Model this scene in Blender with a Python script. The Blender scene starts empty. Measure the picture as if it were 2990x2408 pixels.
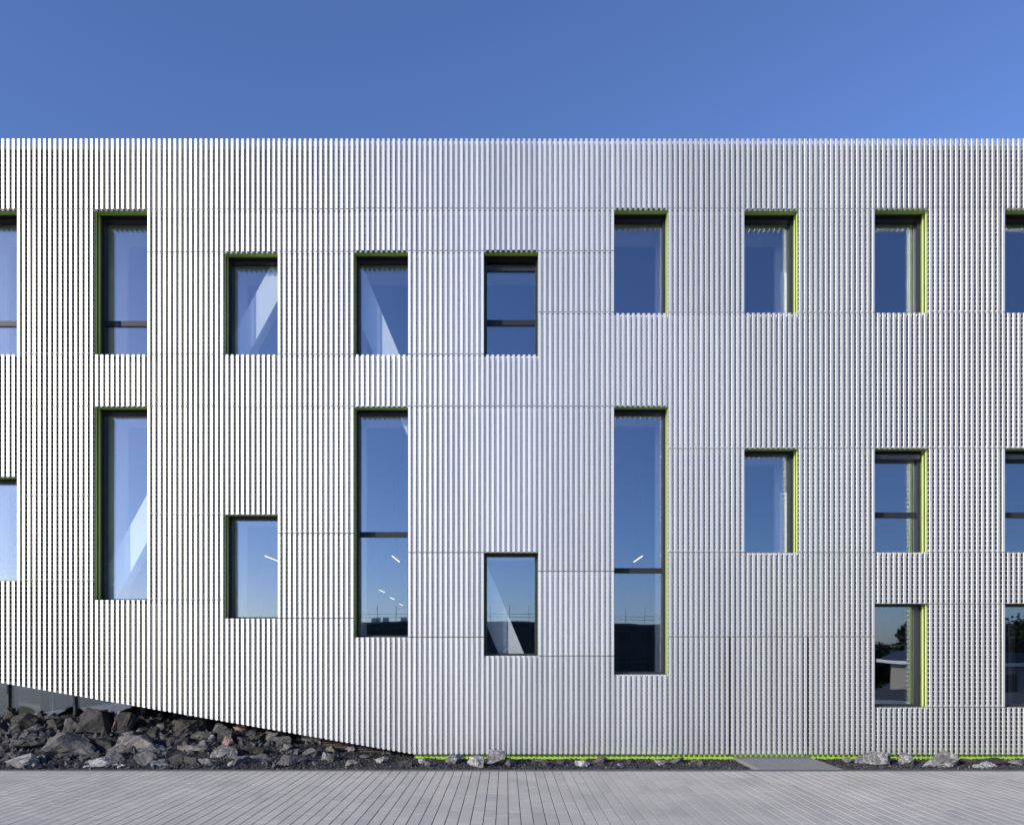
import bpy, bmesh, math, random
import numpy as np
from mathutils import Vector, Matrix, noise
R = math.radians
S0 = bpy.context.scene
col = S0.collection
rng = np.random.default_rng(7)
random.seed(7)

# ------------------------------------------------------------------ camera, sky, sun, exposure
FPX = 1993.3            # focal length in photograph pixels (24 mm on 36 mm)
VX, VY = 1478.0, 1896.0  # vanishing point of the facade normal
D = 0.1 / 15.224 * FPX  # camera distance to the rib fronts
S = D / FPX
H = 2.09
cam = bpy.data.cameras.new('camera'); camo = bpy.data.objects.new('camera', cam); col.objects.link(camo)
camo.location = (0, -D, H); camo.rotation_euler = (R(90), 0, 0)
cam.lens = 24; cam.sensor_width = 36
cam.shift_x = (1495 - VX) / 2990; cam.shift_y = (VY - 1204) / 2990
cam.clip_start = 0.1; cam.clip_end = 3000
S0.camera = camo

SUN_AZ, SUN_EL = 47.0, 19.4   # degrees to the left of the facade normal, elevation
to_sun = Vector((-math.sin(R(SUN_AZ)) * math.cos(R(SUN_EL)), -math.cos(R(SUN_AZ)) * math.cos(R(SUN_EL)), math.sin(R(SUN_EL))))
w = bpy.data.worlds.new('World'); S0.world = w; w.use_nodes = True
nt = w.node_tree; nt.nodes.clear()
sky = nt.nodes.new('ShaderNodeTexSky'); sky.sky_type = 'NISHITA'; sky.sun_disc = False
sky.sun_elevation = R(SUN_EL); sky.sun_rotation = math.atan2(to_sun.x, to_sun.y)
sky.altitude = 900; sky.air_density = 1.0; sky.dust_density = 0.9; sky.ozone_density = 3.0
bg = nt.nodes.new('ShaderNodeBackground'); bg.inputs['Strength'].default_value = 0.126
wo = nt.nodes.new('ShaderNodeOutputWorld')
# cool white balance of the photograph, the same over the whole sky
wb_ = nt.nodes.new('ShaderNodeVectorMath'); wb_.operation = 'MULTIPLY'; wb_.inputs[1].default_value = (0.82, 0.88, 1.17)
nt.links.new(sky.outputs[0], wb_.inputs[0]); nt.links.new(wb_.outputs[0], bg.inputs[0]); nt.links.new(bg.outputs[0], wo.inputs[0])
sl = bpy.data.lights.new('sun', 'SUN'); sl.energy = 3.7; sl.angle = R(0.5); sl.color = (1.0, 0.925, 0.81)
so = bpy.data.objects.new('sun', sl); col.objects.link(so)
so.rotation_euler = to_sun.to_track_quat('Z', 'Y').to_euler(); so.location = (-20, -30, 30)
S0.view_settings.view_transform = 'Standard'; S0.view_settings.look = 'None'
S0.view_settings.gamma = 1.0; S0.view_settings.use_curve_mapping = False
S0.view_settings.exposure = 0.6
S0.cycles.use_denoising = True; S0.cycles.denoiser = 'OPENIMAGEDENOISE'; S0.cycles.denoising_prefilter = 'ACCURATE'
S0.cycles.pixel_filter_type = 'BLACKMAN_HARRIS'; S0.cycles.filter_width = 1.5
S0.cycles.max_bounces = 12; S0.cycles.diffuse_bounces = 6; S0.cycles.glossy_bounces = 8; S0.cycles.transparent_max_bounces = 16
S0.cycles.sample_clamp_indirect = 6.0

# ------------------------------------------------------------------ helpers
def X(px, t=0.0): return (px - VX) * S * (D + t) / D
def Z(py, t=0.0): return H - (py - VY) * S * (D + t) / D

def tag(o, label=None, cat=None, group=None, kind=None):
    if label: o['label'] = label
    if cat: o['category'] = cat
    if group: o['group'] = group
    if kind: o['kind'] = kind
    return o

def empty(name, loc=(0, 0, 0), parent=None):
    o = bpy.data.objects.new(name, None); col.objects.link(o); o.location = loc
    if parent: o.parent = parent
    return o

class MB:
    def __init__(s): s.v = []; s.f = []; s.m = []
    def quad(s, a, b, c, d, m=0):
        n = len(s.v); s.v += [a, b, c, d]; s.f.append((n, n+1, n+2, n+3)); s.m.append(m)
    def box(s, x0, x1, y0, y1, z0, z1, m=0):
        n = len(s.v)
        s.v += [(x, y, z) for z in (z0, z1) for y in (y0, y1) for x in (x0, x1)]
        for q in ((0, 2, 3, 1), (4, 5, 7, 6), (0, 1, 5, 4), (2, 6, 7, 3), (0, 4, 6, 2), (1, 3, 7, 5)):
            s.f.append(tuple(n + i for i in q)); s.m.append(m)
    def prism(s, poly, y0, y1, m=0):   # poly = [(x, z)...] extruded along y
        n = len(s.v); k = len(poly)
        s.v += [(x, y0, z) for x, z in poly] + [(x, y1, z) for x, z in poly]
        s.f.append(tuple(n + i for i in range(k))); s.m.append(m)
        s.f.append(tuple(n + k + i for i in reversed(range(k)))); s.m.append(m)
        for i in range(k):
            j = (i + 1) % k
            s.f.append((n + i, n + k + i, n + k + j, n + j)); s.m.append(m)
    def tube(s, p, q, r, n=6, m=0, r2=None):
        p = Vector(p); q = Vector(q); d = (q - p).normalized()
        a = d.orthogonal().normalized(); b = d.cross(a); k = len(s.v); r2 = r if r2 is None else r2
        for c, rr in ((p, r), (q, r2)):
            for i in range(n):
                t = 2 * math.pi * i / n; s.v.append(tuple(c + a * math.cos(t) * rr + b * math.sin(t) * rr))
        for i in range(n):
            j = (i + 1) % n; s.f.append((k + i, k + j, k + n + j, k + n + i)); s.m.append(m)
        s.f.append(tuple(k + i for i in reversed(range(n)))); s.m.append(m)
        s.f.append(tuple(k + n + i for i in range(n))); s.m.append(m)
    def mesh(s, name, mats):
        me = bpy.data.meshes.new(name); me.from_pydata(s.v, [], s.f)
        for mt in (mats if isinstance(mats, (list, tuple)) else [mats]): me.materials.append(mt)
        if any(s.m): me.polygons.foreach_set('material_index', s.m)
        me.update(); return me
    def build(s, name, mats, parent=None, loc=None):
        o = bpy.data.objects.new(name, s.mesh(name, mats)); col.objects.link(o)
        if parent: o.parent = parent
        if loc: o.location = loc
        return o

# ------------------------------------------------------------------ materials
def new_mat(name):
    m = bpy.data.materials.new(name); m.use_nodes = True
    return m, m.node_tree.nodes, m.node_tree.links, m.node_tree.nodes['Principled BSDF']

def simple(name, c, rough=0.6, metal=0.0, nscale=0, namp=0.15, spec=0.5, bump=0.0):
    m, N, L, P = new_mat(name)
    P.inputs['Base Color'].default_value = (*c, 1); P.inputs['Roughness'].default_value = rough
    P.inputs['Metallic'].default_value = metal; P.inputs['Specular IOR Level'].default_value = spec
    if nscale:
        g = N.new('ShaderNodeNewGeometry')
        t = N.new('ShaderNodeTexNoise'); t.inputs['Scale'].default_value = nscale; t.inputs['Detail'].default_value = 6
        L.new(g.outputs['Position'], t.inputs['Vector'])
        mr = N.new('ShaderNodeMapRange'); mr.inputs['From Min'].default_value = 0.25; mr.inputs['From Max'].default_value = 0.75
        mr.inputs['To Min'].default_value = 1 - namp; mr.inputs['To Max'].default_value = 1 + namp
        L.new(t.outputs[0], mr.inputs[0])
        mx = N.new('ShaderNodeVectorMath'); mx.operation = 'SCALE'; mx.inputs[0].default_value = c
        L.new(mr.outputs[0], mx.inputs['Scale']); L.new(mx.outputs[0], P.inputs['Base Color'])
        if bump:
            b = N.new('ShaderNodeBump'); b.inputs['Strength'].default_value = bump; b.inputs['Distance'].default_value = 0.01
            L.new(t.outputs[0], b.inputs['Height']); L.new(b.outputs[0], P.inputs['Normal'])
    return m

def metal_mat():
    m, N, L, P = new_mat('anodised_aluminium')
    P.inputs['Metallic'].default_value = 0.70; P.inputs['Roughness'].default_value = 0.49
    oi = N.new('ShaderNodeObjectInfo'); g = N.new('ShaderNodeNewGeometry')
    sx = N.new('ShaderNodeMapping'); sx.inputs['Scale'].default_value = (10, 3, 0.25)
    t = N.new('ShaderNodeTexNoise'); t.inputs['Scale'].default_value = 1.0; t.inputs['Detail'].default_value = 3
    L.new(g.outputs['Position'], sx.inputs[0]); L.new(sx.outputs[0], t.inputs['Vector'])
    a = N.new('ShaderNodeMapRange'); a.inputs['To Min'].default_value = 0.93; a.inputs['To Max'].default_value = 1.04
    L.new(oi.outputs['Random'], a.inputs[0])
    b = N.new('ShaderNodeMapRange'); b.inputs['From Min'].default_value = .3; b.inputs['From Max'].default_value = .7
    b.inputs['To Min'].default_value = 0.90; b.inputs['To Max'].default_value = 1.06
    L.new(t.outputs[0], b.inputs[0])
    k = N.new('ShaderNodeMath'); k.operation = 'MULTIPLY'; L.new(a.outputs[0], k.inputs[0]); L.new(b.outputs[0], k.inputs[1])
    v = N.new('ShaderNodeVectorMath'); v.operation = 'SCALE'; v.inputs[0].default_value = (0.70, 0.69, 0.665)
    L.new(k.outputs[0], v.inputs['Scale']); L.new(v.outputs[0], P.inputs['Base Color'])
    r = N.new('ShaderNodeMapRange'); r.inputs['To Min'].default_value = 0.45; r.inputs['To Max'].default_value = 0.53
    L.new(t.outputs[0], r.inputs[0]); L.new(r.outputs[0], P.inputs['Roughness'])
    return m

def glass_mat():
    m = bpy.data.materials.new('solar_glass'); m.use_nodes = True; N = m.node_tree.nodes; L = m.node_tree.links; N.clear()
    o = N.new('ShaderNodeOutputMaterial'); mx = N.new('ShaderNodeMixShader')
    tr = N.new('ShaderNodeBsdfTransparent'); tr.inputs[0].default_value = (0.965, 0.98, 0.985, 1)
    gl = N.new('ShaderNodeBsdfGlossy'); gl.inputs['Roughness'].default_value = 0.0; gl.inputs[0].default_value = (0.78, 0.88, 1.0, 1)
    gg = N.new('ShaderNodeNewGeometry'); gn = N.new('ShaderNodeTexNoise'); gn.inputs['Scale'].default_value = 1.4; gn.inputs['Detail'].default_value = 1
    gb_ = N.new('ShaderNodeBump'); gb_.inputs['Strength'].default_value = .12; gb_.inputs['Distance'].default_value = .006
    L.new(gg.outputs['Position'], gn.inputs['Vector']); L.new(gn.outputs[0], gb_.inputs['Height']); L.new(gb_.outputs[0], gl.inputs['Normal'])
    lw = N.new('ShaderNodeLayerWeight'); fr = N.new('ShaderNodeMath'); fr.operation = 'POWER'; fr.inputs[1].default_value = 5.0
    L.new(lw.outputs['Facing'], fr.inputs[0])
    mr = N.new('ShaderNodeMapRange'); mr.inputs['To Min'].default_value = 0.18; mr.inputs['To Max'].default_value = 1.0
    L.new(fr.outputs[0], mr.inputs[0]); L.new(mr.outputs[0], mx.inputs[0])
    L.new(tr.outputs[0], mx.inputs[1]); L.new(gl.outputs[0], mx.inputs[2]); L.new(mx.outputs[0], o.inputs[0])
    return m

def rock_mat(name, base, vein, vein_amt, scale=7.0):
    m, N, L, P = new_mat(name)
    P.inputs['Roughness'].default_value = 0.8; P.inputs['Specular IOR Level'].default_value = 0.35
    tc = N.new('ShaderNodeTexCoord'); oi = N.new('ShaderNodeObjectInfo')
    ad = N.new('ShaderNodeVectorMath'); ad.operation = 'ADD'
    L.new(tc.outputs['Object'], ad.inputs[0])
    sc = N.new('ShaderNodeVectorMath'); sc.operation = 'SCALE'; sc.inputs[0].default_value = (37, 17, 29)
    L.new(oi.outputs['Random'], sc.inputs['Scale']); L.new(sc.outputs[0], ad.inputs[1])
    n1 = N.new('ShaderNodeTexNoise'); n1.inputs['Scale'].default_value = scale; n1.inputs['Detail'].default_value = 9; n1.inputs['Roughness'].default_value = .65
    L.new(ad.outputs[0], n1.inputs['Vector'])
    n2 = N.new('ShaderNodeTexNoise'); n2.inputs['Scale'].default_value = scale * .6; n2.inputs['Detail'].default_value = 6; n2.inputs['Distortion'].default_value = 1.2
    L.new(ad.outputs[0], n2.inputs['Vector'])
    # thin mineral veins where the noise crosses its middle value
    sb = N.new('ShaderNodeMath'); sb.operation = 'SUBTRACT'; sb.inputs[1].default_value = .5; L.new(n2.outputs[0], sb.inputs[0])
    ab = N.new('ShaderNodeMath'); ab.operation = 'ABSOLUTE'; L.new(sb.outputs[0], ab.inputs[0])
    vr = N.new('ShaderNodeMapRange'); vr.inputs['From Min'].default_value = 0.0; vr.inputs['From Max'].default_value = 0.012 + .05 * vein_amt
    vr.inputs['To Min'].default_value = min(1.0, vein_amt * 1.4); vr.inputs['To Max'].default_value = 0.0
    L.new(ab.outputs[0], vr.inputs[0])
    r = N.new('ShaderNodeMapRange'); r.inputs['From Min'].default_value = .3; r.inputs['From Max'].default_value = .7
    r.inputs['To Min'].default_value = .6; r.inputs['To Max'].default_value = 1.45; L.new(n1.outputs[0], r.inputs[0])
    v = N.new('ShaderNodeVectorMath'); v.operation = 'SCALE'; v.inputs[0].default_value = base; L.new(r.outputs[0], v.inputs['Scale'])
    mx = N.new('ShaderNodeMixRGB'); mx.inputs[2].default_value = (*vein, 1)
    L.new(vr.outputs[0], mx.inputs[0]); L.new(v.outputs[0], mx.inputs[1]); L.new(mx.outputs[0], P.inputs['Base Color'])
    b = N.new('ShaderNodeBump'); b.inputs['Strength'].default_value = 1.0; b.inputs['Distance'].default_value = .035
    L.new(n1.outputs[0], b.inputs['Height']); L.new(b.outputs[0], P.inputs['Normal'])
    return m

def paver_mat(name, attr):
    m, N, L, P = new_mat(name)
    P.inputs['Roughness'].default_value = 0.75; P.inputs['Specular IOR Level'].default_value = 0.4
    if attr:
        a = N.new('ShaderNodeAttribute'); a.attribute_name = 'tone'; src = a.outputs['Fac']
    else:
        a = N.new('ShaderNodeObjectInfo'); src = a.outputs['Random']
    cr = N.new('ShaderNodeValToRGB'); e = cr.color_ramp.elements
    e[0].position = 0; e[0].color = (.36, .348, .328, 1); e[1].position = 1; e[1].color = (.425, .408, .372, 1)
    x = e.new(.25); x.color = (.39, .374, .344, 1); x = e.new(.8); x.color = (.41, .394, .358, 1)
    L.new(src, cr.inputs[0])
    g = N.new('ShaderNodeNewGeometry')
    n1 = N.new('ShaderNodeTexNoise'); n1.inputs['Scale'].default_value = 160; n1.inputs['Detail'].default_value = 4
    n2 = N.new('ShaderNodeTexNoise'); n2.inputs['Scale'].default_value = 1.1; n2.inputs['Detail'].default_value = 5
    L.new(g.outputs['Position'], n1.inputs['Vector']); L.new(g.outputs['Position'], n2.inputs['Vector'])
    r1 = N.new('ShaderNodeMapRange'); r1.inputs['From Min'].default_value = .25; r1.inputs['From Max'].default_value = .75
    r1.inputs['To Min'].default_value = .78; r1.inputs['To Max'].default_value = 1.22; L.new(n1.outputs[0], r1.inputs[0])
    r2 = N.new('ShaderNodeMapRange'); r2.inputs['From Min'].default_value = .3; r2.inputs['From Max'].default_value = .7
    r2.inputs['To Min'].default_value = .9; r2.inputs['To Max'].default_value = 1.1; L.new(n2.outputs[0], r2.inputs[0])
    k = N.new('ShaderNodeMath'); k.operation = 'MULTIPLY'; L.new(r1.outputs[0], k.inputs[0]); L.new(r2.outputs[0], k.inputs[1])
    v = N.new('ShaderNodeVectorMath'); v.operation = 'SCALE'; L.new(cr.outputs[0], v.inputs[0]); L.new(k.outputs[0], v.inputs['Scale'])
    L.new(v.outputs[0], P.inputs['Base Color'])
    b = N.new('ShaderNodeBump'); b.inputs['Strength'].default_value = .3; b.inputs['Distance'].default_value = .003
    L.new(n1.outputs[0], b.inputs['Height']); L.new(b.outputs[0], P.inputs['Normal'])
    return m

def tone_mat(name, c0, c1, rough=.7):
    m, N, L, P = new_mat(name); P.inputs['Roughness'].default_value = rough
    a = N.new('ShaderNodeAttribute'); a.attribute_name = 'tone'
    cr = N.new('ShaderNodeValToRGB'); e = cr.color_ramp.elements
    e[0].color = (*c0, 1); e[1].color = (*c1, 1); e[1].position = 1
    x = e.new(.88); x.color = tuple(c0[i] * 1.6 for i in range(3)) + (1,)
    L.new(a.outputs['Fac'], cr.inputs[0]); L.new(cr.outputs[0], P.inputs['Base Color'])
    return m

def emit(name, c, s):
    m = bpy.data.materials.new(name); m.use_nodes = True; N = m.node_tree.nodes; L = m.node_tree.links; N.clear()
    o = N.new('ShaderNodeOutputMaterial'); e = N.new('ShaderNodeEmission'); e.inputs[0].default_value = (*c, 1); e.inputs[1].default_value = s
    L.new(e.outputs[0], o.inputs[0]); return m

M = dict(
    metal=metal_mat(), glass=glass_mat(),
    lime=simple('lime_paint', (.29, .46, .05), .5, nscale=3, namp=.05),
    membrane=simple('dark_green_membrane', (.115, .135, .085), .8, nscale=2, namp=.1),
    olive=simple('olive_guide', (.12, .15, .05), .45), jamb=simple('pale_lime_paint', (.52, .65, .18), .45, nscale=3, namp=.04),
    black=simple('anthracite_frame', (.018, .020, .026), .35),
    groove=simple('dark_groove', (.03, .035, .02), .6),
    transom=simple('transom_paint', (.018, .02, .028), .5, spec=.2),
    white=simple('white_plaster', (.86, .86, .85), .7, nscale=2, namp=.03),
    column=simple('pale_concrete', (.55, .57, .58), .8, nscale=1.5, namp=.05),
    beige=simple('beige_ceiling', (.5, .47, .42), .8),
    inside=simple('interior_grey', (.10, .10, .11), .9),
    floorm=simple('interior_floor', (.22, .22, .22), .5),
    soffit=simple('soffit_sheet', (.16, .16, .17), .6),
    bronze=simple('bronze_slat', (.13, .11, .10), .5, .3),
    roofm=simple('roof_membrane', (.2, .2, .21), .8),
    kerb=simple('kerb_stone', (.075, .078, .085), .7, nscale=25, namp=.2),
    bed=simple('joint_sand', (.05, .05, .05), .9),
    slab=simple('basalt_slab', (.185, .187, .19), .65, nscale=40, namp=.15),
    soil=simple('basalt_soil', (.022, .022, .024), .9, nscale=60, namp=.4, bump=.5),
    pav=paver_mat('concrete_paver', False), pavs=paver_mat('concrete_paver_field', True),
    gravel=tone_mat('basalt_gravel', (.022, .022, .026), (.16, .16, .17)),
    rubble=tone_mat('basalt_rubble', (.03, .03, .033), (.16, .15, .15)),
    ground=simple('worn_asphalt', (.07, .07, .07), .9, nscale=.6, namp=.25),
    lamp=emit('lamp_tube', (1, .97, .9), 2.2),
    rk_d=rock_mat('basalt_dark', (.032, .030, .029), (.2, .19, .18), .10),
    rk_g=rock_mat('basalt_grey', (.078, .074, .072), (.3, .3, .3), .16),
    rk_v=rock_mat('veined_stone', (.10, .10, .104), (.42, .41, .4), .5, 9),
    rk_w=rock_mat('pale_stone', (.21, .208, .205), (.5, .49, .47), .6, 8),
    rk_p=rock_mat('pink_stone', (.20, .125, .11), (.4, .3, .27), .25),
    rk_t=rock_mat('tan_stone', (.13, .118, .108), (.35, .3, .27), .2),
)

# ------------------------------------------------------------------ facade geometry
PITCH, DEPTH, FW = 0.1, 0.08, 0.05
X1 = (270.6 - VX) * S
def XK(k): return X1 + 2.5 * (k - 1)      # left edge of window bay k
BW = 1.05                                  # bay width
ZT = Z(405)                                # top of the cladding
ZB0 = Z(2201)
def zbot(x):                               # lower edge of the cladding: slopes up to the left
    px = x / S + VX
    return ZB0 if px > 1205 else Z(2201 - 0.1735 * (1205 - px))
HP, HB = 0.088, 0.021                      # pitch of the punched holes, height of the bars
TF, TBK = 0.010, 0.064                     # punched zone between these depths of the web
CH = 0.003                                 # folded edge of the rib

def panel_mesh(name, x0, x1, zt, zb, bay):
    """one folded, punched sheet; bay: begins and ends with a valley, else with a rib and its outer webs"""
    V = []; F = []
    def bz(x): return max(zb, zbot(x)) if zb is not None else zbot(x)
    def add(x, y, z): V.append((x, y, z)); return len(V) - 1
    segs = []
    if bay:
        x = x0; segs.append(('v', x, x + .05)); x += .05
        while x < x1 - .06:
            segs += [('w', x, 1), ('f', x, x + FW), ('w', x + FW, -1), ('v', x + FW, x + PITCH)]; x += PITCH
    else:
        x = x0
        while x < x1 - .02:
            segs += [('w', x, 1), ('f', x, x + FW), ('w', x + FW, -1)]
            if x + PITCH < x1 - .02: segs.append(('v', x + FW, x + PITCH))
            x += PITCH
    # hole rows
    for s in segs:
        if s[0] == 'f':
            a, b = s[1], s[2]; pts = [(a, CH), (a + CH, 0), (b - CH, 0), (b, CH)]
        elif s[0] == 'v':
            pts = [(s[1], DEPTH), (s[2], DEPTH)]
        else:
            pts = None
        if pts:
            lo = [add(x, y, bz(x)) for x, y in pts]; hi = [add(x, y, zt) for x, y in pts]
            for i in range(len(pts) - 1): F.append((lo[i], lo[i+1], hi[i+1], hi[i]))
        else:
            x = s[1]; z0 = bz(x); zs = [z0]
            hs = []; b = zt - .012
            while b - .02 > z0 + .010:
                hs.append((max(b - (HP - HB), z0 + .010), b)); b -= HP
            for a, b in reversed(hs): zs += [a, b]
            zs.append(zt)
            base = len(V); ys = (CH, TF, TBK, DEPTH)
            for z in zs:
                for y in ys: V.append((x, y, z))
            for i in range(len(zs) - 1):
                for j in range(3):
                    if j == 1 and i % 2 == 1 and i < len(zs) - 1 : continue   # the punched hole
                    q = (base + i*4 + j, base + i*4 + j + 1, base + (i+1)*4 + j + 1, base + (i+1)*4 + j)
                    F.append(q if s[2] > 0 else q[::-1])
    # weld the folds so that each sheet is one piece
    me = bpy.data.meshes.new(name); me.from_pydata(V, [], F); 
    bm = bmesh.new(); bm.from_mesh(me); bmesh.ops.remove_doubles(bm, verts=bm.verts, dist=0.0004); bm.to_mesh(me); bm.free()
    me.materials.append(M['metal']); me.update(); return me

GAP = 0.016
building = empty('office_building', (0, 0.2, 0))
building.location = (0, 0, 0)
tag(building, 'office building clad in folded punched aluminium with lime green window reveals', 'building')

def panel(x0, x1, yt, yb, bay, name='cladding_panel'):
    zt = ZT if yt is None else Z(yt) - GAP / 2
    zb = None if yb is None else Z(yb) + GAP / 2
    o = bpy.data.objects.new(name, panel_mesh(name, x0, x1, zt, zb, bay)); col.objects.link(o); o.parent = building
    return o

# joints of the strips between the windows (photograph rows)
joints = {-1: [610, 1034, 1186, 1447, 1695], 0: [610, 1034, 1186, 1447, 1695], 1: [611, 735, 1034, 1186, 1502, 1750],
          2: [610, 734, 1034, 1186, 1556, 1804], 3: [608, 732, 1033, 1185, 1612, 1859], 4: [608, 732, 911, 1185, 1667, 1914],
          5: [608, 912, 1308, 1611, 1858], 6: [609, 912, 1308, 1612, 1858], 7: [608, 911, 1308, 1611, 1762, 2064],
          8: [608, 911, 1308, 1611, 1762, 2064], 9: [608, 911, 1308, 1611, 1762, 2064]}
# window bays: a list of rows, 'w' marks a window between two rows
bays = {-1: [('p', None, 610), ('w', 610, 1034), ('p', 1034, 1392), ('w', 1392, 1695), ('p', 1695, None)],
        0: [('p', None, 610), ('w', 610, 1034), ('p', 1034, 1392), ('w', 1392, 1695), ('p', 1695, None)],
        1: [('p', None, 611), ('w', 611, 1034), ('p', 1034, 1186), ('w', 1186, 1750), ('p', 1750, None)],
        2: [('p', None, 611), ('p', 611, 735), ('w', 735, 1034), ('p', 1034, 1186), ('p', 1186, 1502), ('w', 1502, 1804), ('p', 1804, None)],
        3: [('p', None, 608), ('p', 608, 732), ('w', 732, 1034), ('p', 1034, 1187), ('w', 1187, 1859), ('p', 1859, None)],
        4: [('p', None, 608), ('p', 608, 731), ('w', 731, 1034), ('p', 1034, 1185), ('p', 1185, 1612), ('w', 1612, 1913), ('p', 1913, None)],
        5: [('p', None, 608), ('w', 608, 913), ('p', 913, 1185), ('w', 1185, 1968), ('p', 1968, None)],
        6: [('p', None, 610), ('w', 610, 912), ('p', 912, 1308), ('w', 1308, 1612), ('p', 1612, 1858)],
        7: [('p', None, 608), ('w', 608, 912), ('p', 912, 1308), ('w', 1308, 1611), ('p', 1611, 1762), ('w', 1762, 2064), ('p', 2064, None)],
        8: [('p', None, 608), ('w', 608, 912), ('p', 912, 1308), ('w', 1308, 1611), ('p', 1611, 1762), ('w', 1762, 2064), ('p', 2064, None)],
        9: [('p', None, 608), ('w', 608, 912), ('p', 912, 1308), ('w', 1308, 1611), ('p', 1611, 1762), ('w', 1762, 2064), ('p', 2064, None)]}
XL, XR = XK(-1) - 1.45, XK(9) + 2.5
openings = []     # (k, x0, x1, ytop, ybot)
for k, js in joints.items():
    rows = [None] + js + [None]
    for a, b in zip(rows[:-1], rows[1:]):
        x0, x1 = XK(k) + BW, XK(k + 1)
        if k == 5 and b is None: x1 = 4.269 + (XK(5) - 2.069)
        if k == 6 and b is None: x0 = 5.819 + (XK(5) - 2.069)
        panel(x0, x1, a, b, False)
for a, b in zip([None] + joints[0], joints[0] + [None]): panel(XL, XK(-1), a, b, False)
for k, rows in bays.items():
    for kind, a, b in rows:
        if kind == 'p': panel(XK(k), XK(k) + BW, a, b, True)
        else: openings.append((k, XK(k), XK(k) + BW, a, b))
dx = XK(5) - 2.069
door = panel(4.319 + dx, 5.769 + dx, 1858, None, False, 'door')
door['label'] = 'flush service door clad like the wall, between two dark slits'

for xg in (4.269 + dx, 5.769 + dx):
    m = MB(); m.box(xg + .001, xg + .049, .105, .19, ZB0 - .03, Z(1858) - .01); m.build('door_shade_strip', M['groove'], building)  # dark strip added behind each door slit, its shade put into the colour

# ------------------------------------------------------------------ backing wall, lining behind it, slabs
def wall_cells(x_lo, x_hi, z_lo_fn, z_hi, t):
    """rectangles of the wall plane that are not window"""
    xs = sorted({x_lo, x_hi, *[o[1] for o in openings], *[o[2] for o in openings], X(1205)})
    out = []
    for a, b in zip(xs[:-1], xs[1:]):
        ops = sorted([(Z(o[4]), Z(o[3])) for o in openings if o[1] - 1e-6 <= a and b <= o[2] + 1e-6])
        prev = None
        for z0, z1 in ops:
            out.append((a, b, prev, z0)); prev = z1
        out.append((a, b, prev, z_hi))
    return out
TW0, TW1 = 0.20, 0.46
wb = MB()
for a, b, z0, z1 in wall_cells(XL, XR, None, ZT, TW0):
    la = z0 if z0 is not None else (zbot(a) + .03 if a < X(1204) else -.15)
    lb = z0 if z0 is not None else (zbot(b) + .03 if b < X(1206) and a < X(1204) else -.15)
    wb.quad((a, TW0, la), (b, TW0, lb), (b, TW0, z1), (a, TW0, z1))
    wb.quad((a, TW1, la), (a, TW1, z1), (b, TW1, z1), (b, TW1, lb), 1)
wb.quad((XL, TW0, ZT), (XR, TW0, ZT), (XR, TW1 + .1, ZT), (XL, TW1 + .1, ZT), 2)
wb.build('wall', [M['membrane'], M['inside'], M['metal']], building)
pl = MB(); pl.box(X(1211), XR, .15, .197, -.15, ZB0 + .12); pl.build('plinth', M['lime'], building)
lb_ = MB(); TL = 1.17
for a, b, z0, z1 in wall_cells(XL, XK(7) - .3, None, ZT - .35, TL):
    if a > XK(7) - .4: continue
    b = min(b, XK(7) - .3)
    z0 = z0 if z0 is not None else (zbot(a) + .25 if a < X(1204) else 0.05)
    lb_.box(a + .001, b - .001, TL, TL + .08, z0, z1)
lb_.build('inner_lining', M['white'], building)
fl = MB(); fl.box(XL, XR, TW1 + .01, 27, 6.95, 7.35); fl.build('floor_slab', [M['beige']], building)
gf = MB(); gf.box(X(1205), XR, TW1 + .01, 27, -.2, 0.02); gf.box(XL, X(1205) - .002, 1.62, 27, -.2, 0.02); gf.build('ground_floor', M['floorm'], building)
rf = MB(); rf.box(XL, XR, TW1 + .11, 27.2, ZT - .3, ZT - .05); rf.build('roof', [M['roofm']], building)
cl = MB(); cl.box(XL, XR, TL + .1, 26.9, ZT - .62, ZT - .6); cl.build('ceiling', M['beige'], building)
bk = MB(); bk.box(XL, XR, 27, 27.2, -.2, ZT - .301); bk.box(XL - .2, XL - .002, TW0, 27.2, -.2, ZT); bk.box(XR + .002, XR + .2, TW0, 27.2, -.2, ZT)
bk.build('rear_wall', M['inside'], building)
# big inverted V of inclined columns behind the glass
def strut(p, q, half, t0, t1):
    m = MB(); a, b = p, q
    tm = (t0 + t1) / 2
    P = [(X(a[0] - half, tm), Z(a[1], tm)), (X(a[0] + half, tm), Z(a[1], tm)), (X(b[0] + half, tm), Z(b[1], tm)), (X(b[0] - half, tm), Z(b[1], tm))]
    m.prism(P, t0, t1); return m.build('inclined_column', M['column'], building)
strut((297, 1780), (930, 610), 37, .445, .72)
strut((1502, 1930), (951, 610), 37, .445, .72)
strut((30, 1800), (-160, 1380), 34, .445, .72)

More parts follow.
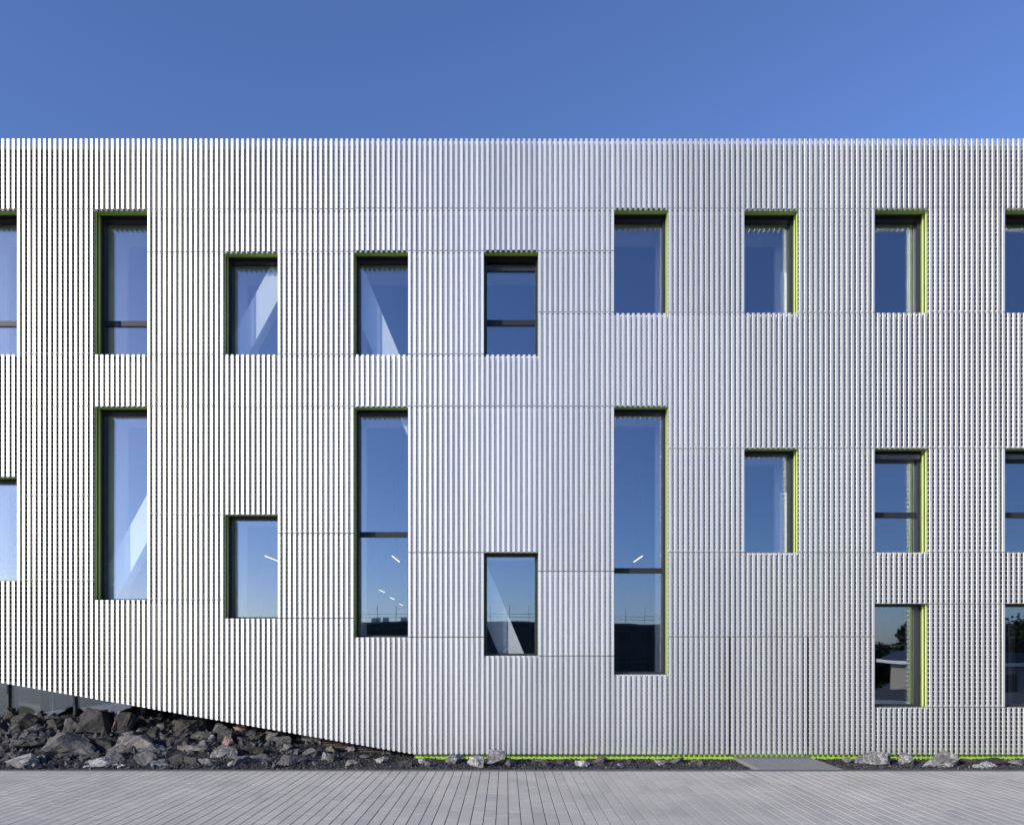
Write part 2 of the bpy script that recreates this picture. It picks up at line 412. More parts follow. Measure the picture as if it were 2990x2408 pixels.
# ------------------------------------------------------------------ windows
special = {(0, 610): dict(tr=938), (-1, 610): dict(tr=938), (1, 611): dict(tr=938), (4, 731): dict(tr=935, slot=True), (3, 1187): dict(tr=1553),
           (5, 1185): dict(tr=1658), (7, 1308): dict(tr=1496, slot=True), (8, 1308): dict(tr=1496, slot=True), (9, 1308): dict(tr=1496)}
GT = 0.36
def window(k, x0, x1, yt, yb):
    z0, z1 = Z(yb), Z(yt)
    sp = special.get((k, yt), {})
    m = MB(); e = 0.002
    xa, xb, za, zb = x0 + e, x1 - e, z0 - .004, z1 + .012
    # lining: lime board, groove, lime board, guide rail; (depth0, depth1, outward offset, material)
    segs = [(.088, .140, 0, 0), (.140, .185, .022, 1), (.185, .240, 0, 0), (.240, .300, .006, 2)]
    for s in (-1, 1):
        xx = xa if s < 0 else xb
        for t0, t1, off, mt in segs:
            x = xx + s * off
            m.quad((x, t0, za), (x, t1, za), (x, t1, zb), (x, t0, zb), mt)
        for i in range(3):
            o0, o1, t = segs[i][2], segs[i + 1][2], segs[i][1]
            if o0 != o1: m.quad((xx + s*o0, t, za), (xx + s*o1, t, za), (xx + s*o1, t, zb), (xx + s*o0, t, zb), 1 if i < 2 else 2)
    m.quad((xa, .088, zb), (xb, .088, zb), (xb, .195, zb), (xa, .195, zb), 4)
    m.quad((xa - .02, .195, zb + .01), (xb + .02, .195, zb + .01), (xb + .02, .30, zb + .01), (xa - .02, .30, zb + .01), 3)
    m.quad((xa, .088, za - .006), (xb, .088, za - .006), (xb, .30, za + .004), (xa, .30, za + .004), 3)
    win = m.build('window', [M['jamb'], M['groove'], M['olive'], M['black'], M['lime']], building)
    f = MB(); fw = .05
    zf0, zf1 = za - .01, zb + .02
    f.box(xa - .02, xa + fw, .30, .44, zf0, zf1); f.box(xb - fw, xb + .02, .30, .44, zf0, zf1)
    f.box(xa + fw, xb - fw, .30, .44, zf1 - fw - .02, zf1); f.box(xa + fw, xb - fw, .30, .44, zf0, zf0 + fw)
    gx0, gx1 = xa + fw - .004, xb - fw + .004
    gtop = zf1 - fw - .016
    if sp.get('slot'):   # sash lowered: dark rail below an open slot
        if k == 4:
            f.box(xa + fw, xb - fw, .33, .42, Z(793, .36), Z(782, .36)); gtop = Z(786, .36)
        else:
            f.box(xa + fw, xb - fw, .20, .42, Z(1344, .3), Z(1331, .3)); gtop = Z(1340, .36)
    f.build('window_frame', M['black'], win)
    gbot = zf0 + fw - .004
    def pane(a, b):
        g = MB(); g.box(gx0, gx1, GT, GT + .028, a, b)
        t1, t2 = random.uniform(-.003, .003), random.uniform(-.003, .003)      # no two panes hang quite alike
        xm, zm = (gx0 + gx1) / 2, (a + b) / 2
        g.v = [(x, y + t1 * (x - xm) + t2 * (z - zm), z) for x, y, z in g.v]
        g.build('pane', M['glass'], win)
    if 'tr' in sp:
        zt1, zt0 = Z(sp['tr'], .35), Z(sp['tr'] + 15, .35)
        t = MB(); t.box(xa + fw, xb - fw, .335, .42, zt0, zt1); t.build('transom', M['transom'], win)
        pane(gbot, zt0 + .003); pane(zt1 - .003, gtop)
    else: pane(gbot, gtop)
    if k == 7 and yt == 1762 or k == 7 and yt == 1308:
        h = MB(); zz = z0 + .62 if yt == 1762 else z0 + 1.25
        h.box(xb - .032, xb - .018, .270, .30, zz, zz + .015); h.box(xb - .032, xb - .018, .270, .282, zz - .12, zz); h.build('handle', M['black'], win)
    return win
for o in openings: window(*o)

# ------------------------------------------------------------------ recessed glazing, soffit and grille under the raised edge
YG = 1.5
sf = MB()
sf.quad((XL, DEPTH + .02, zbot(XL) + .02), (X(1204), DEPTH + .02, zbot(X(1204)) + .02), (X(1204), YG + .1, zbot(X(1204)) + .02), (XL, YG + .1, zbot(XL) + .02))
sf.build('soffit', M['soffit'], building)
gz = [XL, X(-180, YG), X(27, YG), X(221, YG), X(417, YG), X(615, YG), X(900, YG)]
for a, b in zip(gz[:-1], gz[1:]):
    za, zb_ = zbot(a) + .03, zbot(b) + .03
    g = MB(); g.prism([(a + .02, -.1), (b - .02, -.1), (b - .02, zb_), (a + .02, za)], YG, YG + .03); g.build('glazing', M['glass'], building)
    mu = MB(); mu.box(b - .019, b + .019, YG - .05, YG + .09, -.1, zb_ + .01); mu.build('mullion', M['black'], building)
mu = MB(); mu.box(X(137, YG), X(143, YG), YG + .15, YG + .22, .0, 1.4); mu.build('mullion', M['black'], building)
ib = MB(); ib.box(X(45, 2.2), X(110, 2.2), 2.3, 2.6, .0, 1.7); ib.build('inner_pillar', M['groove'], building)
gr = MB(); ga, gb = X(941, .5), X(1120, .5)
gr.box(ga - .03, ga, .38, .6, -.05, zbot(ga) - .0); gr.box(gb, gb + .03, .38, .6, -.05, zbot(gb))
grille = gr.build('louvre_grille', M['bronze'], building)
z = -.02
while z < zbot(ga) - .04:
    m = MB(); xr = gb
    while zbot(xr) < z + .05 and xr > ga + .2: xr -= .05
    m.v += [(ga + .002, .40, z), (xr - .002, .40, z), (xr - .002, .50, z + .03), (ga + .002, .50, z + .03), (ga + .002, .40, z + .008), (xr - .002, .40, z + .008), (xr - .002, .50, z + .038), (ga + .002, .50, z + .038)]
    for q in ((0, 3, 2, 1), (4, 5, 6, 7), (0, 1, 5, 4), (2, 3, 7, 6), (0, 4, 7, 3), (1, 2, 6, 5)): m.f.append(q); m.m.append(0)
    m.build('slat', M['bronze'], grille); z += .045
gs = MB(); gs.prism([(X(884, .5), .28), (ga - .032, .0), (ga - .032, zbot(ga) - .0), (X(884, .5), zbot(X(884, .5)) - .02)], .42, .45); gs.build('cheek_board', M['bronze'], grille)

ic = MB(); ic.tube((X(2946, .8), .8, .021), (X(2946, .8), .8, Z(1815, .8)), .085, 14); ic.build('round_column', M['black'], building)
# ------------------------------------------------------------------ lamps inside
def lamp(pa, pb, zc, label):
    d1 = (zc - H) * FPX / (VY - pa[1]); 
    x = (pa[0] - VX) * d1 / FPX
    y0 = d1 - D
    r = empty('pendant_lamp', (x, y0, zc)); tag(r, label, 'lamp', 'linear lamps hanging inside the building')
    m = MB(); m.box(-.012, .012, 0, 1.2, 0, .006); m.build('diffuser', M['lamp'], r)
    m = MB(); m.box(-.014, .014, -.01, 1.21, .007, .05); m.build('housing', M['white'], r)
    m = MB(); m.tube((0, .2, .05), (0, .2, 6.94 - zc), .004, 5); m.tube((0, 1.0, .05), (0, 1.0, 6.94 - zc), .004, 5); m.build('cord', M['black'], r)
lamp((1145, 1623), None, 4.5, 'lit linear lamp high up behind the lower pane of the tall third-bay window')
lamp((1876, 1623), None, 4.5, 'lit linear lamp behind the tall window above its transom')
lamp((1107, 1722), None, 4.5, 'first of the far lit lamps low in the tall third-bay window')
lamp((1139, 1744), None, 4.5, 'middle of the far lit lamps low in the tall third-bay window')
lamp((1166, 1763), None, 4.5, 'last and lowest of the far lit lamps in the tall third-bay window')
lamp((774, 1623), None, 4.5, 'lit linear lamp behind the square window over the rock bank')

# ------------------------------------------------------------------ ground, kerb, paving
YK = -1.24                       # back edge of the kerb
def bank(x, y):
    kk = float(np.interp(x, [-14, -9.7, -5.1, -3.9, -3.1, -1.8, 0], [.30, .30, .29, .20, .085, .02, .012]))
    return -0.045 + kk * max(0.0, min(y, 1.3) + 1.10)
gx = sorted(set([-400, -150, -60, -30, -15] + [15, 30, 60, 150, 400])); gy = [-600, -150, -60, -34, -27, -22, 13, 60, 300]
def gz_(y): return -0.09 if y > -23 else (-1.6 if y < -26 else -.3)
v = [(x, y, gz_(y)) for y in gy for x in gx]; n = len(gx)
f = [(j*n+i, j*n+i+1, (j+1)*n+i+1, (j+1)*n+i) for j in range(len(gy)-1) for i in range(n-1)]
me = bpy.data.meshes.new('ground'); me.from_pydata(v, [], f); me.materials.append(M['ground'])
go = bpy.data.objects.new('ground', me); col.objects.link(go); tag(go, kind='structure')

bx = np.linspace(-14, 17, 125); by = np.linspace(YK, 1.6, 24)
v = [(x, y, bank(x, y) + .012 * noise.noise((x*3, y*3, 0)) - .012) for y in by for x in bx]; n = len(bx)
f = [(j*n+i, j*n+i+1, (j+1)*n+i+1, (j+1)*n+i) for j in range(len(by)-1) for i in range(n-1)
     if not (by[j] > .15 and bx[i] > X(1205)) and not (4.40 < bx[i] and bx[i+1] < 5.85 )]
me = bpy.data.meshes.new('planting_bed'); me.from_pydata(v, [], f); me.materials.append(M['soil'])
bo = bpy.data.objects.new('planting_bed', me); col.objects.link(bo); tag(bo, kind='structure')

kerb = empty('kerb', (0, YK - .05, 0)); tag(kerb, kind='structure')
kx = -14.0; i = 0
km = MB(); km.box(0, .992, -.05, .05, -.1, .012); kme = km.mesh('kerb_stone', M['kerb'])
while kx < 17:
    o = bpy.data.objects.new('kerb_stone', kme); col.objects.link(o); o.parent = kerb; o.location = (kx, 0, 0); kx += 1.0

# service path to the door
path = empty('path', (0, 0, 0)); tag(path, kind='structure')
for i in range(3):
    for j in range(2):
        x0 = 4.40 + .483 * i; y0 = YK + .003 + .69 * j
        if j == 1: y1 = .19
        else: y1 = y0 + .685
        m = MB(); m.box(x0, x0 + .478, y0, y1, -.09, .018 + .001 * ((i + j) % 2)); m.build('slab', M['slab'], path)

# paving: rows at right angles to the facade
pave = MB(); pave.quad((-16, -13.5, -.014), (19, -13.5, -.014), (19, YK - .1, -.014), (-16, YK - .1, -.014))
pvo = pave.build('pavement', M['bed']); tag(pvo, kind='structure')
ROW = 0.1535; JX, JY = .010, .005
def paver_verts(wd, ln, zt=0.0):
    c = .003
    return [(0, 0, -.014), (wd, 0, -.014), (wd, ln, -.014), (0, ln, -.014), (0, 0, zt - c), (wd, 0, zt - c), (wd, ln, zt - c), (0, ln, zt - c),
            (c, c, zt), (wd - c, c, zt), (wd - c, ln - c, zt), (c, ln - c, zt)]
PF = [(0, 1, 5, 4), (1, 2, 6, 5), (2, 3, 7, 6), (3, 0, 4, 7), (4, 5, 9, 8), (5, 6, 10, 9), (6, 7, 11, 10), (7, 4, 8, 11), (8, 9, 10, 11)]
lens = (.35, .45, .55)
pmesh = {}
for l in lens:
    me = bpy.data.meshes.new('paver'); me.from_pydata(paver_verts(ROW - JX, l - JY), [], PF); me.materials.append(M['pav']); pmesh[l] = me
allp = []
x = -15.5 + .03
pr = random.Random(3)
YE = YK - .102
while x < 18.5:
    y = YE; first = True
    while y > -13.2:
        l = pr.choice(lens)
        if first and pr.random() < .5: l = .35
        first = False
        allp.append((x, y - l, l)); y -= l
    x += ROW
def inview(p):
    cx, cy = p[0] + ROW / 2, p[1] + p[2] / 2; d = cy + D
    if d < 1: return False
    u = VX + cx / d * FPX; vv = VY + H / d * FPX
    return -10 < u < 3000 and vv < 2425
vis = [p for p in allp if inview(p)]
vis.sort(key=lambda p: (p[1] + D) ** 2 + 0.15 * p[0] ** 2)
near = set(map(id, vis[:300]))
sv = []; sf_ = []; st = []
for p in allp:
    zt = pr.uniform(-.0012, .0012)
    if id(p) in near:
        o = bpy.data.objects.new('paver', pmesh[p[2]]); col.objects.link(o); o.parent = pvo; o.location = (p[0], p[1], zt)
    else:
        b = len(sv); sv += [(a + p[0], c + p[1], d + zt) for a, c, d in paver_verts(ROW - JX, p[2] - JY)]
        sf_ += [tuple(b + i for i in q) for q in PF]; st += [pr.random()] * 12
me = bpy.data.meshes.new('paving'); me.from_pydata(sv, [], sf_); me.materials.append(M['pavs'])
at = me.attributes.new('tone', 'FLOAT', 'POINT'); at.data.foreach_set('value', st)
o = bpy.data.objects.new('paving', me); col.objects.link(o); o.parent = pvo; o['kind'] = 'stuff'

# ------------------------------------------------------------------ gravel and rubble
def scatter(name, pts, smin, smax, mat, power=2.2):
    base = np.array([(1, 0, 0), (-.6, .8, .1), (-.6, -.8, -.05), (.1, .1, .75), (.3, -.7, .45), (0, 0, -.6), (.5, .7, .3)], float)
    tri = np.array([(0, 6, 3), (6, 1, 3), (1, 2, 3), (2, 4, 3), (4, 0, 3), (0, 5, 6), (6, 5, 1), (1, 5, 2), (2, 5, 4), (4, 5, 0)])
    n = len(pts); P = np.array(pts)
    sz = smin + (smax - smin) * rng.random(n) ** power
    a = rng.random((n, 3)) * 2 * np.pi
    ca, sa = np.cos(a), np.sin(a)
    B = base[None] * (1 + .35 * rng.standard_normal((n, 7, 3)))
    B[..., 2] *= .75
    def rot(B, i, j, k):
        c, s = ca[:, k, None], sa[:, k, None]; u = B[..., i] * c - B[..., j] * s; w_ = B[..., i] * s + B[..., j] * c
        B[..., i] = u; B[..., j] = w_
    rot(B, 0, 2, 0); rot(B, 1, 2, 1); rot(B, 0, 1, 2)
    Vv = B * (sz[:, None, None] * .6) + P[:, None]
    Ff = (tri[None] + (np.arange(n) * 7)[:, None, None]).reshape(-1, 3)
    me = bpy.data.meshes.new(name); me.from_pydata(Vv.reshape(-1, 3).tolist(), [], Ff.tolist()); me.materials.append(mat)
    at = me.attributes.new('tone', 'FLOAT', 'POINT'); at.data.foreach_set('value', np.repeat(rng.random(n) ** 1.5, 7))
    o = bpy.data.objects.new(name, me); col.objects.link(o); o['kind'] = 'stuff'; return o
pts = []
while len(pts) < 36000:
    x, y = random.uniform(-11.5, 12.5), random.uniform(YK + .005, 1.2)
    if y > .17 and x > X(1205): continue
    if y > .5 and random.random() < .5: continue
    if 4.385 < x < 5.865: continue
    pts.append((x, y, bank(x, y) + random.uniform(-.004, .012)))
g = scatter('gravel', pts, .012, .045, M['gravel']); tag(g, 'loose black basalt chippings covering the strip along the wall', None)
pts = []
while len(pts) < 1500:
    x, y = random.uniform(-12, -3.2), random.uniform(YK + .06, 1.3)
    dens = float(np.interp(x, [-12, -7, -5, -3.2], [1, .9, .5, .12])) * (0.35 + .5 * max(0, y + .6))
    if random.random() > dens: continue
    pts.append((x, y, bank(x, y) + .015))
scatter('rubble', pts, .04, .17, M['rubble'], 2.0)

# ------------------------------------------------------------------ rocks, placed where the photograph shows them
def rock_mesh(seed, w_, d_, h_, mat):
    r = random.Random(seed); bm = bmesh.new()
    for i in range(r.randint(9, 13)):
        p = Vector((r.gauss(0, 1), r.gauss(0, 1), r.gauss(0, 1))).normalized()
        e = 4.0; q = (abs(p.x)**e + abs(p.y)**e + abs(p.z)**e) ** (1/e)
        bm.verts.new(p / q * r.uniform(.75, 1.0))
    ret = bmesh.ops.convex_hull(bm, input=bm.verts)
    bmesh.ops.delete(bm, geom=[g for g in bm.verts if not g.link_faces], context='VERTS')
    bmesh.ops.dissolve_limit(bm, angle_limit=R(14), verts=bm.verts, edges=bm.edges)
    bmesh.ops.rotate(bm, verts=bm.verts, cent=(0, 0, 0), matrix=Matrix.Rotation(r.uniform(0, 6.28), 3, 'Z') @ Matrix.Rotation(r.uniform(-.35, .35), 3, 'X'))
    lo = [min(v.co[i] for v in bm.verts) for i in range(3)]; hi = [max(v.co[i] for v in bm.verts) for i in range(3)]
    dim = (w_, d_, h_)
    for v in bm.verts:
        for i in range(3): v.co[i] = ((v.co[i] - lo[i]) / (hi[i] - lo[i]) - (.5 if i < 2 else 0)) * dim[i]
    bmesh.ops.triangulate(bm, faces=bm.faces)
    big = max(dim)
    bmesh.ops.subdivide_edges(bm, edges=bm.edges, cuts=5 if big > .45 else (4 if big > .25 else 2), use_grid_fill=True)
    off = Vector((seed * 3.1, seed * 1.7, 0))
    bm.normal_update()
    mv = [(v, v.normal.copy()) for v in bm.verts]
    for v, nn in mv:
        a = noise.fractal(v.co * (3.4 / big) + off, 0.9, 2.2, 5) * big * .06
        b = (abs(noise.noise(v.co * (9 / big) + off)) - .2) * big * -.05 + noise.noise(v.co * (22 / big) + off) * big * .012
        v.co += nn * (a + b)
    me = bpy.data.meshes.new('boulder'); bm.to_mesh(me); bm.free(); me.materials.append(mat); return me

rocks = []
def solve(px, py):
    """point of the bed seen at a photograph pixel"""
    best = None
    for i in range(400):
        y = -1.2 + i * .0065; d = y + D
        z = H - (py - VY) * d / FPX
        if z <= bank((px - VX) * d / FPX, y) + .002: best = (px, y, d); 
        if best: break
    if not best: y = 1.3; d = y + D
    else: _, y, d = best
    return (px - VX) * d / FPX, y, d
def rock(c, x0, y0, x1, y1, tone, label, depth=.75):
    ox = {3: 0, 4: 650, 5: 1350, 6: 2290}[c]; k = 3.08
    px0, px1, py0, py1 = ox + x0 / k, ox + x1 / k, 1950 + y0 / k, 1950 + y1 / k
    cx = (px0 + px1) / 2
    x, y, d = solve(cx, py1 - 1)
    w_ = (px1 - px0) / FPX * d; h_ = (py1 - py0) / FPX * d; dp = min(w_ * depth, .55) + .04
    yc = y + dp * .42
    if x > X(1205): yc = min(yc, .17 - dp / 2 + .02)
    sink = .03 + .1 * h_
    zb = H - (py1 - VY) * d / FPX - sink
    hh = h_ + sink
    # the top sits further back than the base: keep its picture height
    seed = len(rocks) + 11
    o = bpy.data.objects.new('boulder' if w_ > .2 else 'stone', rock_mesh(seed, w_ * 1.06, dp, hh * 1.04, M['rk_' + tone]))
    col.objects.link(o); o.location = (x, yc, zb)
    if label: tag(o, label, 'boulder' if w_ > .2 else 'stone', 'boulders along the foot of the building')
    else: tag(o, 'small stone half sunk in the black gravel of the rock bank', 'stone', 'small stones in the rock bank')
    rocks.append(o); return o
RL = [
 (3,0,355,125,460,'d','black boulder at the very left edge of the bank, topmost there'),
 (3,30,405,430,580,'d','broad dark boulder with a flat pale top below the first glass pane'),
 (3,-40,480,60,600,'d','dark boulder cut by the left picture edge, below the topmost one'),
 (3,30,510,160,590,'g','grey wedge of stone leaning on the broad flat-topped boulder'),
 (3,385,430,590,560,'d','dark rounded boulder right of the broad flat-topped one'),
 (3,500,440,700,615,'g','grey boulder with a smooth triangular face, against the biggest black one'),
 (3,620,380,920,620,'d','biggest black boulder, peaked, standing before the glass mullion'),
 (3,200,510,360,610,'g','grey angular boulder below the right end of the flat-topped one'),
 (3,265,565,500,705,'d','dark boulder with a straight lit edge above the large grey boulder'),
 (3,140,560,280,640,'g','low grey stone left of the dark straight-edged boulder'),
 (3,900,440,975,560,'p','small reddish stone right of the biggest black boulder'),
 (3,960,395,1060,600,'p','tall pink-faced boulder beside a black pointed one'),
 (3,1030,405,1210,590,'d','black pointed boulder right of the pink-faced one'),
 (3,1170,470,1280,545,'d','dark stone just right of the black pointed boulder'),
 (3,1335,435,1470,500,'d','black boulder under the third mullion at the top of the bank'),
 (3,1280,470,1360,520,'g','small grey stone left of the third mullion foot'),
 (3,1400,500,1490,570,'g','grey stone left of the block with one light face'),
 (3,1480,475,1800,620,'d','big square block with one light face and one black face'),
 (3,1310,540,1440,640,'d','dark upright boulder left of the square block'),
 (3,1040,580,1240,640,'g','flat grey slab lying under the pink-faced boulder'),
 (3,980,620,1390,760,'t','long slab with a tan top in the middle of the bank'),
 (3,1730,465,1880,560,'p','reddish dark boulder right of the square block'),
 (3,1890,500,2050,590,'g','rounded dark grey boulder close under the cladding edge'),
 (3,2080,510,2200,600,'p','reddish boulder under the cladding edge, with a dark shaded side'),
 (3,1940,550,2090,660,'d','black boulder behind the bright pink stone'),
 (3,1960,615,2090,700,'p','bright pink stone, the pinkest of the bank'),
 (3,1690,575,1880,660,'g','long grey stone below the square block'),
 (3,1560,620,1690,700,'d','dark grey stone below the square block'),
 (3,1480,625,1570,700,'d','dark stone left below the square block'),
 (3,340,610,770,840,'g','large grey boulder with a broken vertical face near the paving'),
 (3,730,615,840,700,'d','dark stone at the right shoulder of the large grey boulder'),
 (3,810,640,1000,760,'d','dark grey boulder between the large grey one and the tan slab'),
 (3,80,640,320,770,'g','grey boulder left of the large broken-faced one'),
 (3,20,750,180,830,'g','grey stone above the white-veined boulder at the left'),
 (3,45,790,290,905,'w','white veined boulder touching the kerb at the far left'),
 (3,300,780,400,830,'v','small pale stone between the white boulder and the large grey one'),
 (3,660,825,1075,890,'w','long flat white stone lying along the kerb'),
 (3,370,840,590,890,'d','low dark slab under the large grey boulder'),
 (3,930,740,1180,840,'g','grey boulder behind the right end of the long white stone'),
 (3,1030,690,1250,770,'g','grey boulder at the foot of the tan-topped slab'),
 (3,1155,755,1400,880,'g','grey block with a pale left face near the kerb'),
 (3,1240,700,1480,780,'v','veined grey boulder behind the pale-faced grey block'),
 (3,1335,840,1490,895,'v','pale thin stone at the kerb right of the grey block'),
 (3,1480,775,1700,840,'d','low dark slab sunk in gravel right of the grey block'),
 (3,1530,845,1640,885,'d','dark chip in the gravel left of the low brown-topped stones'),
 (3,1580,700,1870,765,'t','long brownish boulder left of the light veined boulder'),
 (3,1640,800,1800,870,'d','dark chip at the kerb below the brownish boulder'),
 (3,1720,830,1930,900,'v','pale veined stone at the kerb below the light veined boulder'),
 (3,1875,710,2110,825,'v','large light veined boulder at the right end of the rock pile'),
 (3,2000,800,2230,890,'v','low light veined boulder below the large light one'),
 (3,980,872,1120,896,'w','thin white chip at the right end of the long white stone'),
 (3,500,590,620,640,'d','black stone wedged left of the biggest black boulder'),(3,-20,700,60,760,'d','dark stone cut by the left picture edge, halfway up the bank'),(3,1860,600,1930,655,'w','small pale stone left of the bright pink stone'),
 (3,700,560,830,620,'d','black stone in the shade of the biggest black boulder'),(3,0,610,90,690,'d','dark stone at the left edge above the veined white boulder'),(3,560,540,690,600,'d','black stone filling the gap under the dark rounded boulder'),(3,860,560,980,640,'d','dark stone in the shade between the pink-faced and the grey slab stones'),(3,1230,540,1320,600,'d','dark stone behind the flat grey slab under the pink-faced boulder'),
 (3,440,560,560,630,'g','grey stone under the smooth triangular face'),(3,1130,640,1260,700,'d','dark stone at the right end of the flat grey slab'),(3,-30,790,60,850,'g','grey stone at the kerb in the far left corner of the bank'),(3,770,760,900,820,'d','dark stone between the broken-faced boulder and the grey kerb stones'),(3,1420,600,1500,650,'g','grey stone left of the low stones below the square block'),
 (3,1880,660,1960,700,'d','dark stone below the bright pink stone'),(3,230,450,330,500,'d','dark stone at the top of the bank behind the flat-topped boulder'),
 (4,80,510,220,600,'p','reddish dark boulder tucked under the sloping cladding edge'),
 (4,165,540,340,620,'d','dark boulder under the sloping cladding edge, right of the reddish one'),
 (4,200,590,370,665,'d','dark flat boulder right of the bright pink stone'),
 (4,330,575,500,660,'g','grey peaked boulder high on the gravel slope'),
 (4,430,570,550,640,'t','tan triangular stone leaning on the grey peaked boulder'),
 (4,420,620,600,700,'g','grey boulder at the end of the pile, above the tan one'),
 (4,510,680,620,740,'t','tan boulder at the right end of the pile'),
 (4,160,715,410,790,'d','rounded dark grey boulder right of the light veined boulder'),
 (4,190,780,420,840,'g','grey boulder in front of the rounded dark grey one'),
 (4,130,690,210,730,'g','grey pebble left of the rounded dark grey boulder'),(4,205,665,290,710,'g','grey pebble above the rounded dark grey boulder'),
 (4,475,790,710,880,'g','big grey boulder with a dark right side, alone near the kerb'),
 (4,715,720,840,790,'g','light grey rounded boulder left of the louvre grille'),
 (4,840,725,910,775,'d','dark pebble between the light rounded boulder and the grille'),
 (4,855,755,965,835,'v','pale triangular boulder on the gravel before the louvre grille'),
 (4,915,780,1010,840,'g','grey stone leaning on the pale triangular boulder'),
 (4,920,705,1030,755,'t','dark tan stone at the left foot of the grille'),
 (4,1085,700,1200,755,'t','tan stone right before the louvre grille'),
 (4,790,835,890,885,'g','grey stone at the kerb below the pale triangular boulder'),
 (4,1090,835,1235,885,'t','grey tan stone at the kerb below the grille'),
 (4,1360,810,1470,855,'w','whitish stone on the gravel left of the lime plinth'),
 (4,1410,745,1540,780,'t','brown stone in the narrow gap under the cladding edge'),
 (4,1225,780,1330,815,'g','grey stone on the gravel right of the grille'),
 (4,1580,835,1700,890,'d','dark tilted slab at the kerb left of the lime plinth'),
 (4,1760,815,1840,860,'w','pale stone before the start of the lime plinth'),
 (4,1800,845,1890,895,'g','grey stone at the kerb before the start of the lime plinth'),
 (4,1990,785,2190,860,'v','large pale boulder before the lime plinth'),
 (4,560,740,620,775,'g','grey pebble left of the light rounded boulder'),(4,630,745,680,780,'g','small grey pebble beside the light rounded boulder'),
 (5,40,800,205,895,'w','white striped boulder at the kerb before the lime plinth'),
 (5,215,750,400,890,'v','tall boulder with dark top and tan face before the lime plinth'),
 (5,375,810,485,890,'g','grey boulder joined to the right of the tall tan-faced one'),
 (5,660,825,810,900,'g','dark grey boulder at the kerb with a flat right side'),
 (5,620,820,720,865,'d','dark stone leaning left of the flat-sided kerb boulder'),(5,840,820,930,865,'d','dark stone right of the flat-sided kerb boulder on the gravel strip'),
 (5,1020,835,1150,890,'w','pale boulder in the middle of the gravel strip'),
 (5,1175,805,1305,860,'g','grey boulder hiding part of the plinth, right of the pale one'),
 (5,1395,855,1445,885,'w','tiny whitish stone alone on the gravel strip under the tall window'),(5,1480,815,1570,860,'d','dark stone against the plinth under the tall window'),
 (5,1650,870,1760,900,'d','flat dark stone at the kerb right of the tiny whitish one'),(5,1745,835,1880,880,'v','veined grey stone left of two grey boulders by the path'),
 (5,1880,810,2010,860,'g','grey boulder against the plinth left of the dark path'),
 (5,2070,825,2170,880,'g','grey boulder nearest the left side of the dark path'),
 (6,530,805,625,860,'t','small pale tan stone right of the dark path'),
 (6,710,770,1050,880,'v','big tan and grey boulder right of the dark path'),
 (6,1055,770,1175,880,'v','upright triangular grey boulder between two big ones'),
 (6,1285,750,1610,900,'v','big dark grey boulder with white veins near the right edge'),
 (6,1590,815,1700,870,'d','dark stone right of the big dark grey boulder'),
 (6,1700,850,1990,900,'w','low white and tan stone at the kerb near the right edge'),
 (6,1790,820,2050,880,'d','flat dark boulder behind the low white stone'),
 (6,2050,825,2190,875,'v','pale boulder cut by the right picture edge'),
]
for r_ in RL: rock(*r_)

# ------------------------------------------------------------------ what stands across the yard (seen mirrored in the glass)
yb = -75.0
sb = empty('scaffolded_building', (2, yb, -1.6)); tag(sb, 'long two-storey block wrapped in scaffolding across the yard', 'building')
m = MB(); m.box(-24, 24, -9, 0, 0, 6.7); m.build('wall', simple('render_grey', (.10, .09, .08), .9, nscale=1, namp=.15), sb)
m = MB(); m.box(-24.4, 24.4, -9.4, .4, 6.7, 7.0); m.build('roof', M['roofm'], sb)
wm = MB(); wm.box(-.6, .6, .005, .05, 0, 1.5); wme = wm.mesh('window', M['groove'])
for i in range(16):
    for zz in (1.2, 4.5):
        o = bpy.data.objects.new('window', wme); col.objects.link(o); o.parent = sb; o.location = (-22.5 + 3 * i, 0, zz)
for i in range(20):
    m = MB(); m.tube((-24 + i * 2.5, 1.2, 0), (-24 + i * 2.5, 1.2, 9.0), .028, 6); m.build('scaffold_pole', M['roofm'], sb)
for zz in (2.0, 4.0, 6.0, 7.5, 7.9):
    m = MB(); m.box(-24, 24, 1.15, 1.25, zz, zz + .04); m.build('scaffold_rail', M['roofm'], sb)
pv = empty('pavilion', (0, 0, -1.6)); tag(pv, 'low beige pavilion with a flat dark roof across the yard', 'building')
m = MB(); m.box(24.0, 38, -28.4, -25.5, 0, 2.75); m.build('wall', simple('beige_render', (.42, .36, .31), .9, nscale=2, namp=.08), pv)
m = MB(); m.box(23.4, 39, -28.9, -24.9, 2.76, 2.95); m.build('fascia', M['white'], pv)
m = MB(); m.prism([(23.45, 2.955), (38.95, 2.955), (37, 3.5), (24.6, 3.5)], -28.8, -25.0); m.build('roof', simple('slate_blue', (.05, .06, .09), .5), pv)
for a_, b_ in ((-20.3, -19.3), (-18.9, -18.2), (-16.4, -15.6), (-15.2, -13.9), (-9, -8)):
    m = MB(); m.box(a_, b_, -3, -2, 7.001, 7.6); m.build('roof_vent', M['white'], sb)
for xx in (25.0, 28.3, 31.0):
    m = MB(); m.box(xx, xx + 1.2, -25.497, -25.45, .9, 2.3); m.build('window', M['groove'], pv)
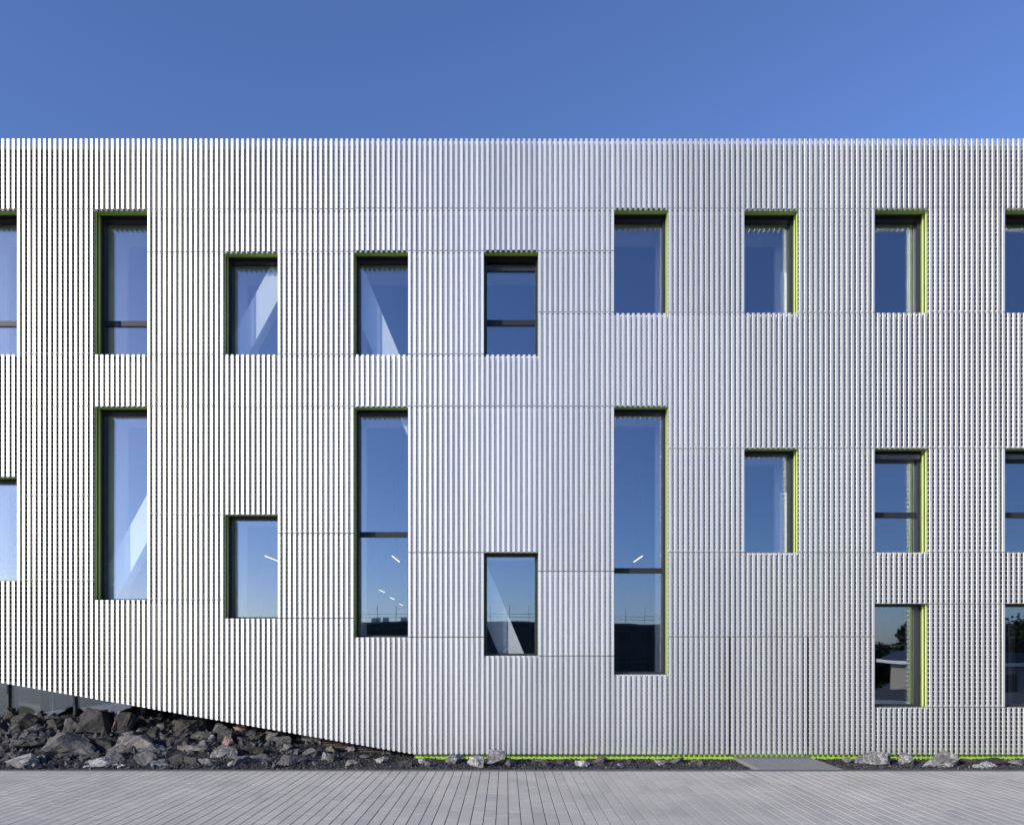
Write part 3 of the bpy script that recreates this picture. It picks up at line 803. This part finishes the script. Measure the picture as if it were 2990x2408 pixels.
leafm = simple('leaf', (.035, .06, .02), .6); barkm = simple('bark', (.06, .05, .04), .9)
def tree(x, y, h, rad, conif, label):
    t = empty('tree', (x, y, -1.6)); tag(t, label, 'tree', 'trees across the yard')
    m = MB(); m.tube((0, 0, 0), (0, 0, h * .8), .16, 7, r2=.05)
    for i in range(7):
        a = i * 2.4; zz = h * (.3 + .07 * i); m.tube((0, 0, zz), (math.cos(a) * rad * .6, math.sin(a) * rad * .6, zz + rad * .35), .05, 5, r2=.015)
    m.build('trunk', barkm, t)
    n = 6500; V = []; F = []
    r = random.Random(int(x * 10))
    cl_ = [(r.gauss(0, .42) * rad, r.gauss(0, .42) * rad, h * r.uniform(.35, .95), rad * r.uniform(.25, .5)) for _ in range(26)]
    for i in range(n):
        if conif:
            u = r.random() ** .8; zz = h * (1 - u * .9); tier = .55 + .45 * ((u * 9) % 1); rr = rad * u * tier * math.sqrt(r.random()); a = r.uniform(0, 6.28)
            c = Vector((math.cos(a) * rr, math.sin(a) * rr, zz))
        else:
            q = r.choice(cl_); c = Vector((q[0] + r.gauss(0, .5) * q[3], q[1] + r.gauss(0, .5) * q[3], q[2] + r.gauss(0, .45) * q[3]))
        d1 = Vector((r.gauss(0, 1), r.gauss(0, 1), r.gauss(0, 1))).normalized() * .16; d2 = d1.orthogonal().normalized() * .09
        b = len(V); V += [tuple(c - d1), tuple(c + d2), tuple(c + d1), tuple(c - d2)]; F.append((b, b+1, b+2, b+3))
    me = bpy.data.meshes.new('crown'); me.from_pydata(V, [], F); me.materials.append(leafm)
    o = bpy.data.objects.new('crown', me); col.objects.link(o); o.parent = t
tree(26.0, -35.5, 4.9, 1.1, True, 'dark conifer left of the pavilion across the yard')
tree(29.6, -35.5, 5.2, 1.3, False, 'broad leafy tree behind the pavilion corner')
tree(34.5, -36.5, 5.2, 2.0, False, 'leafy tree behind the middle of the pavilion roof')
tree(27.6, -37.0, 3.6, 1.9, False, 'low bushy tree between the conifer and the broad tree')
tree(38.0, -37.5, 6.0, 2.2, False, 'leafy tree behind the far end of the pavilion')
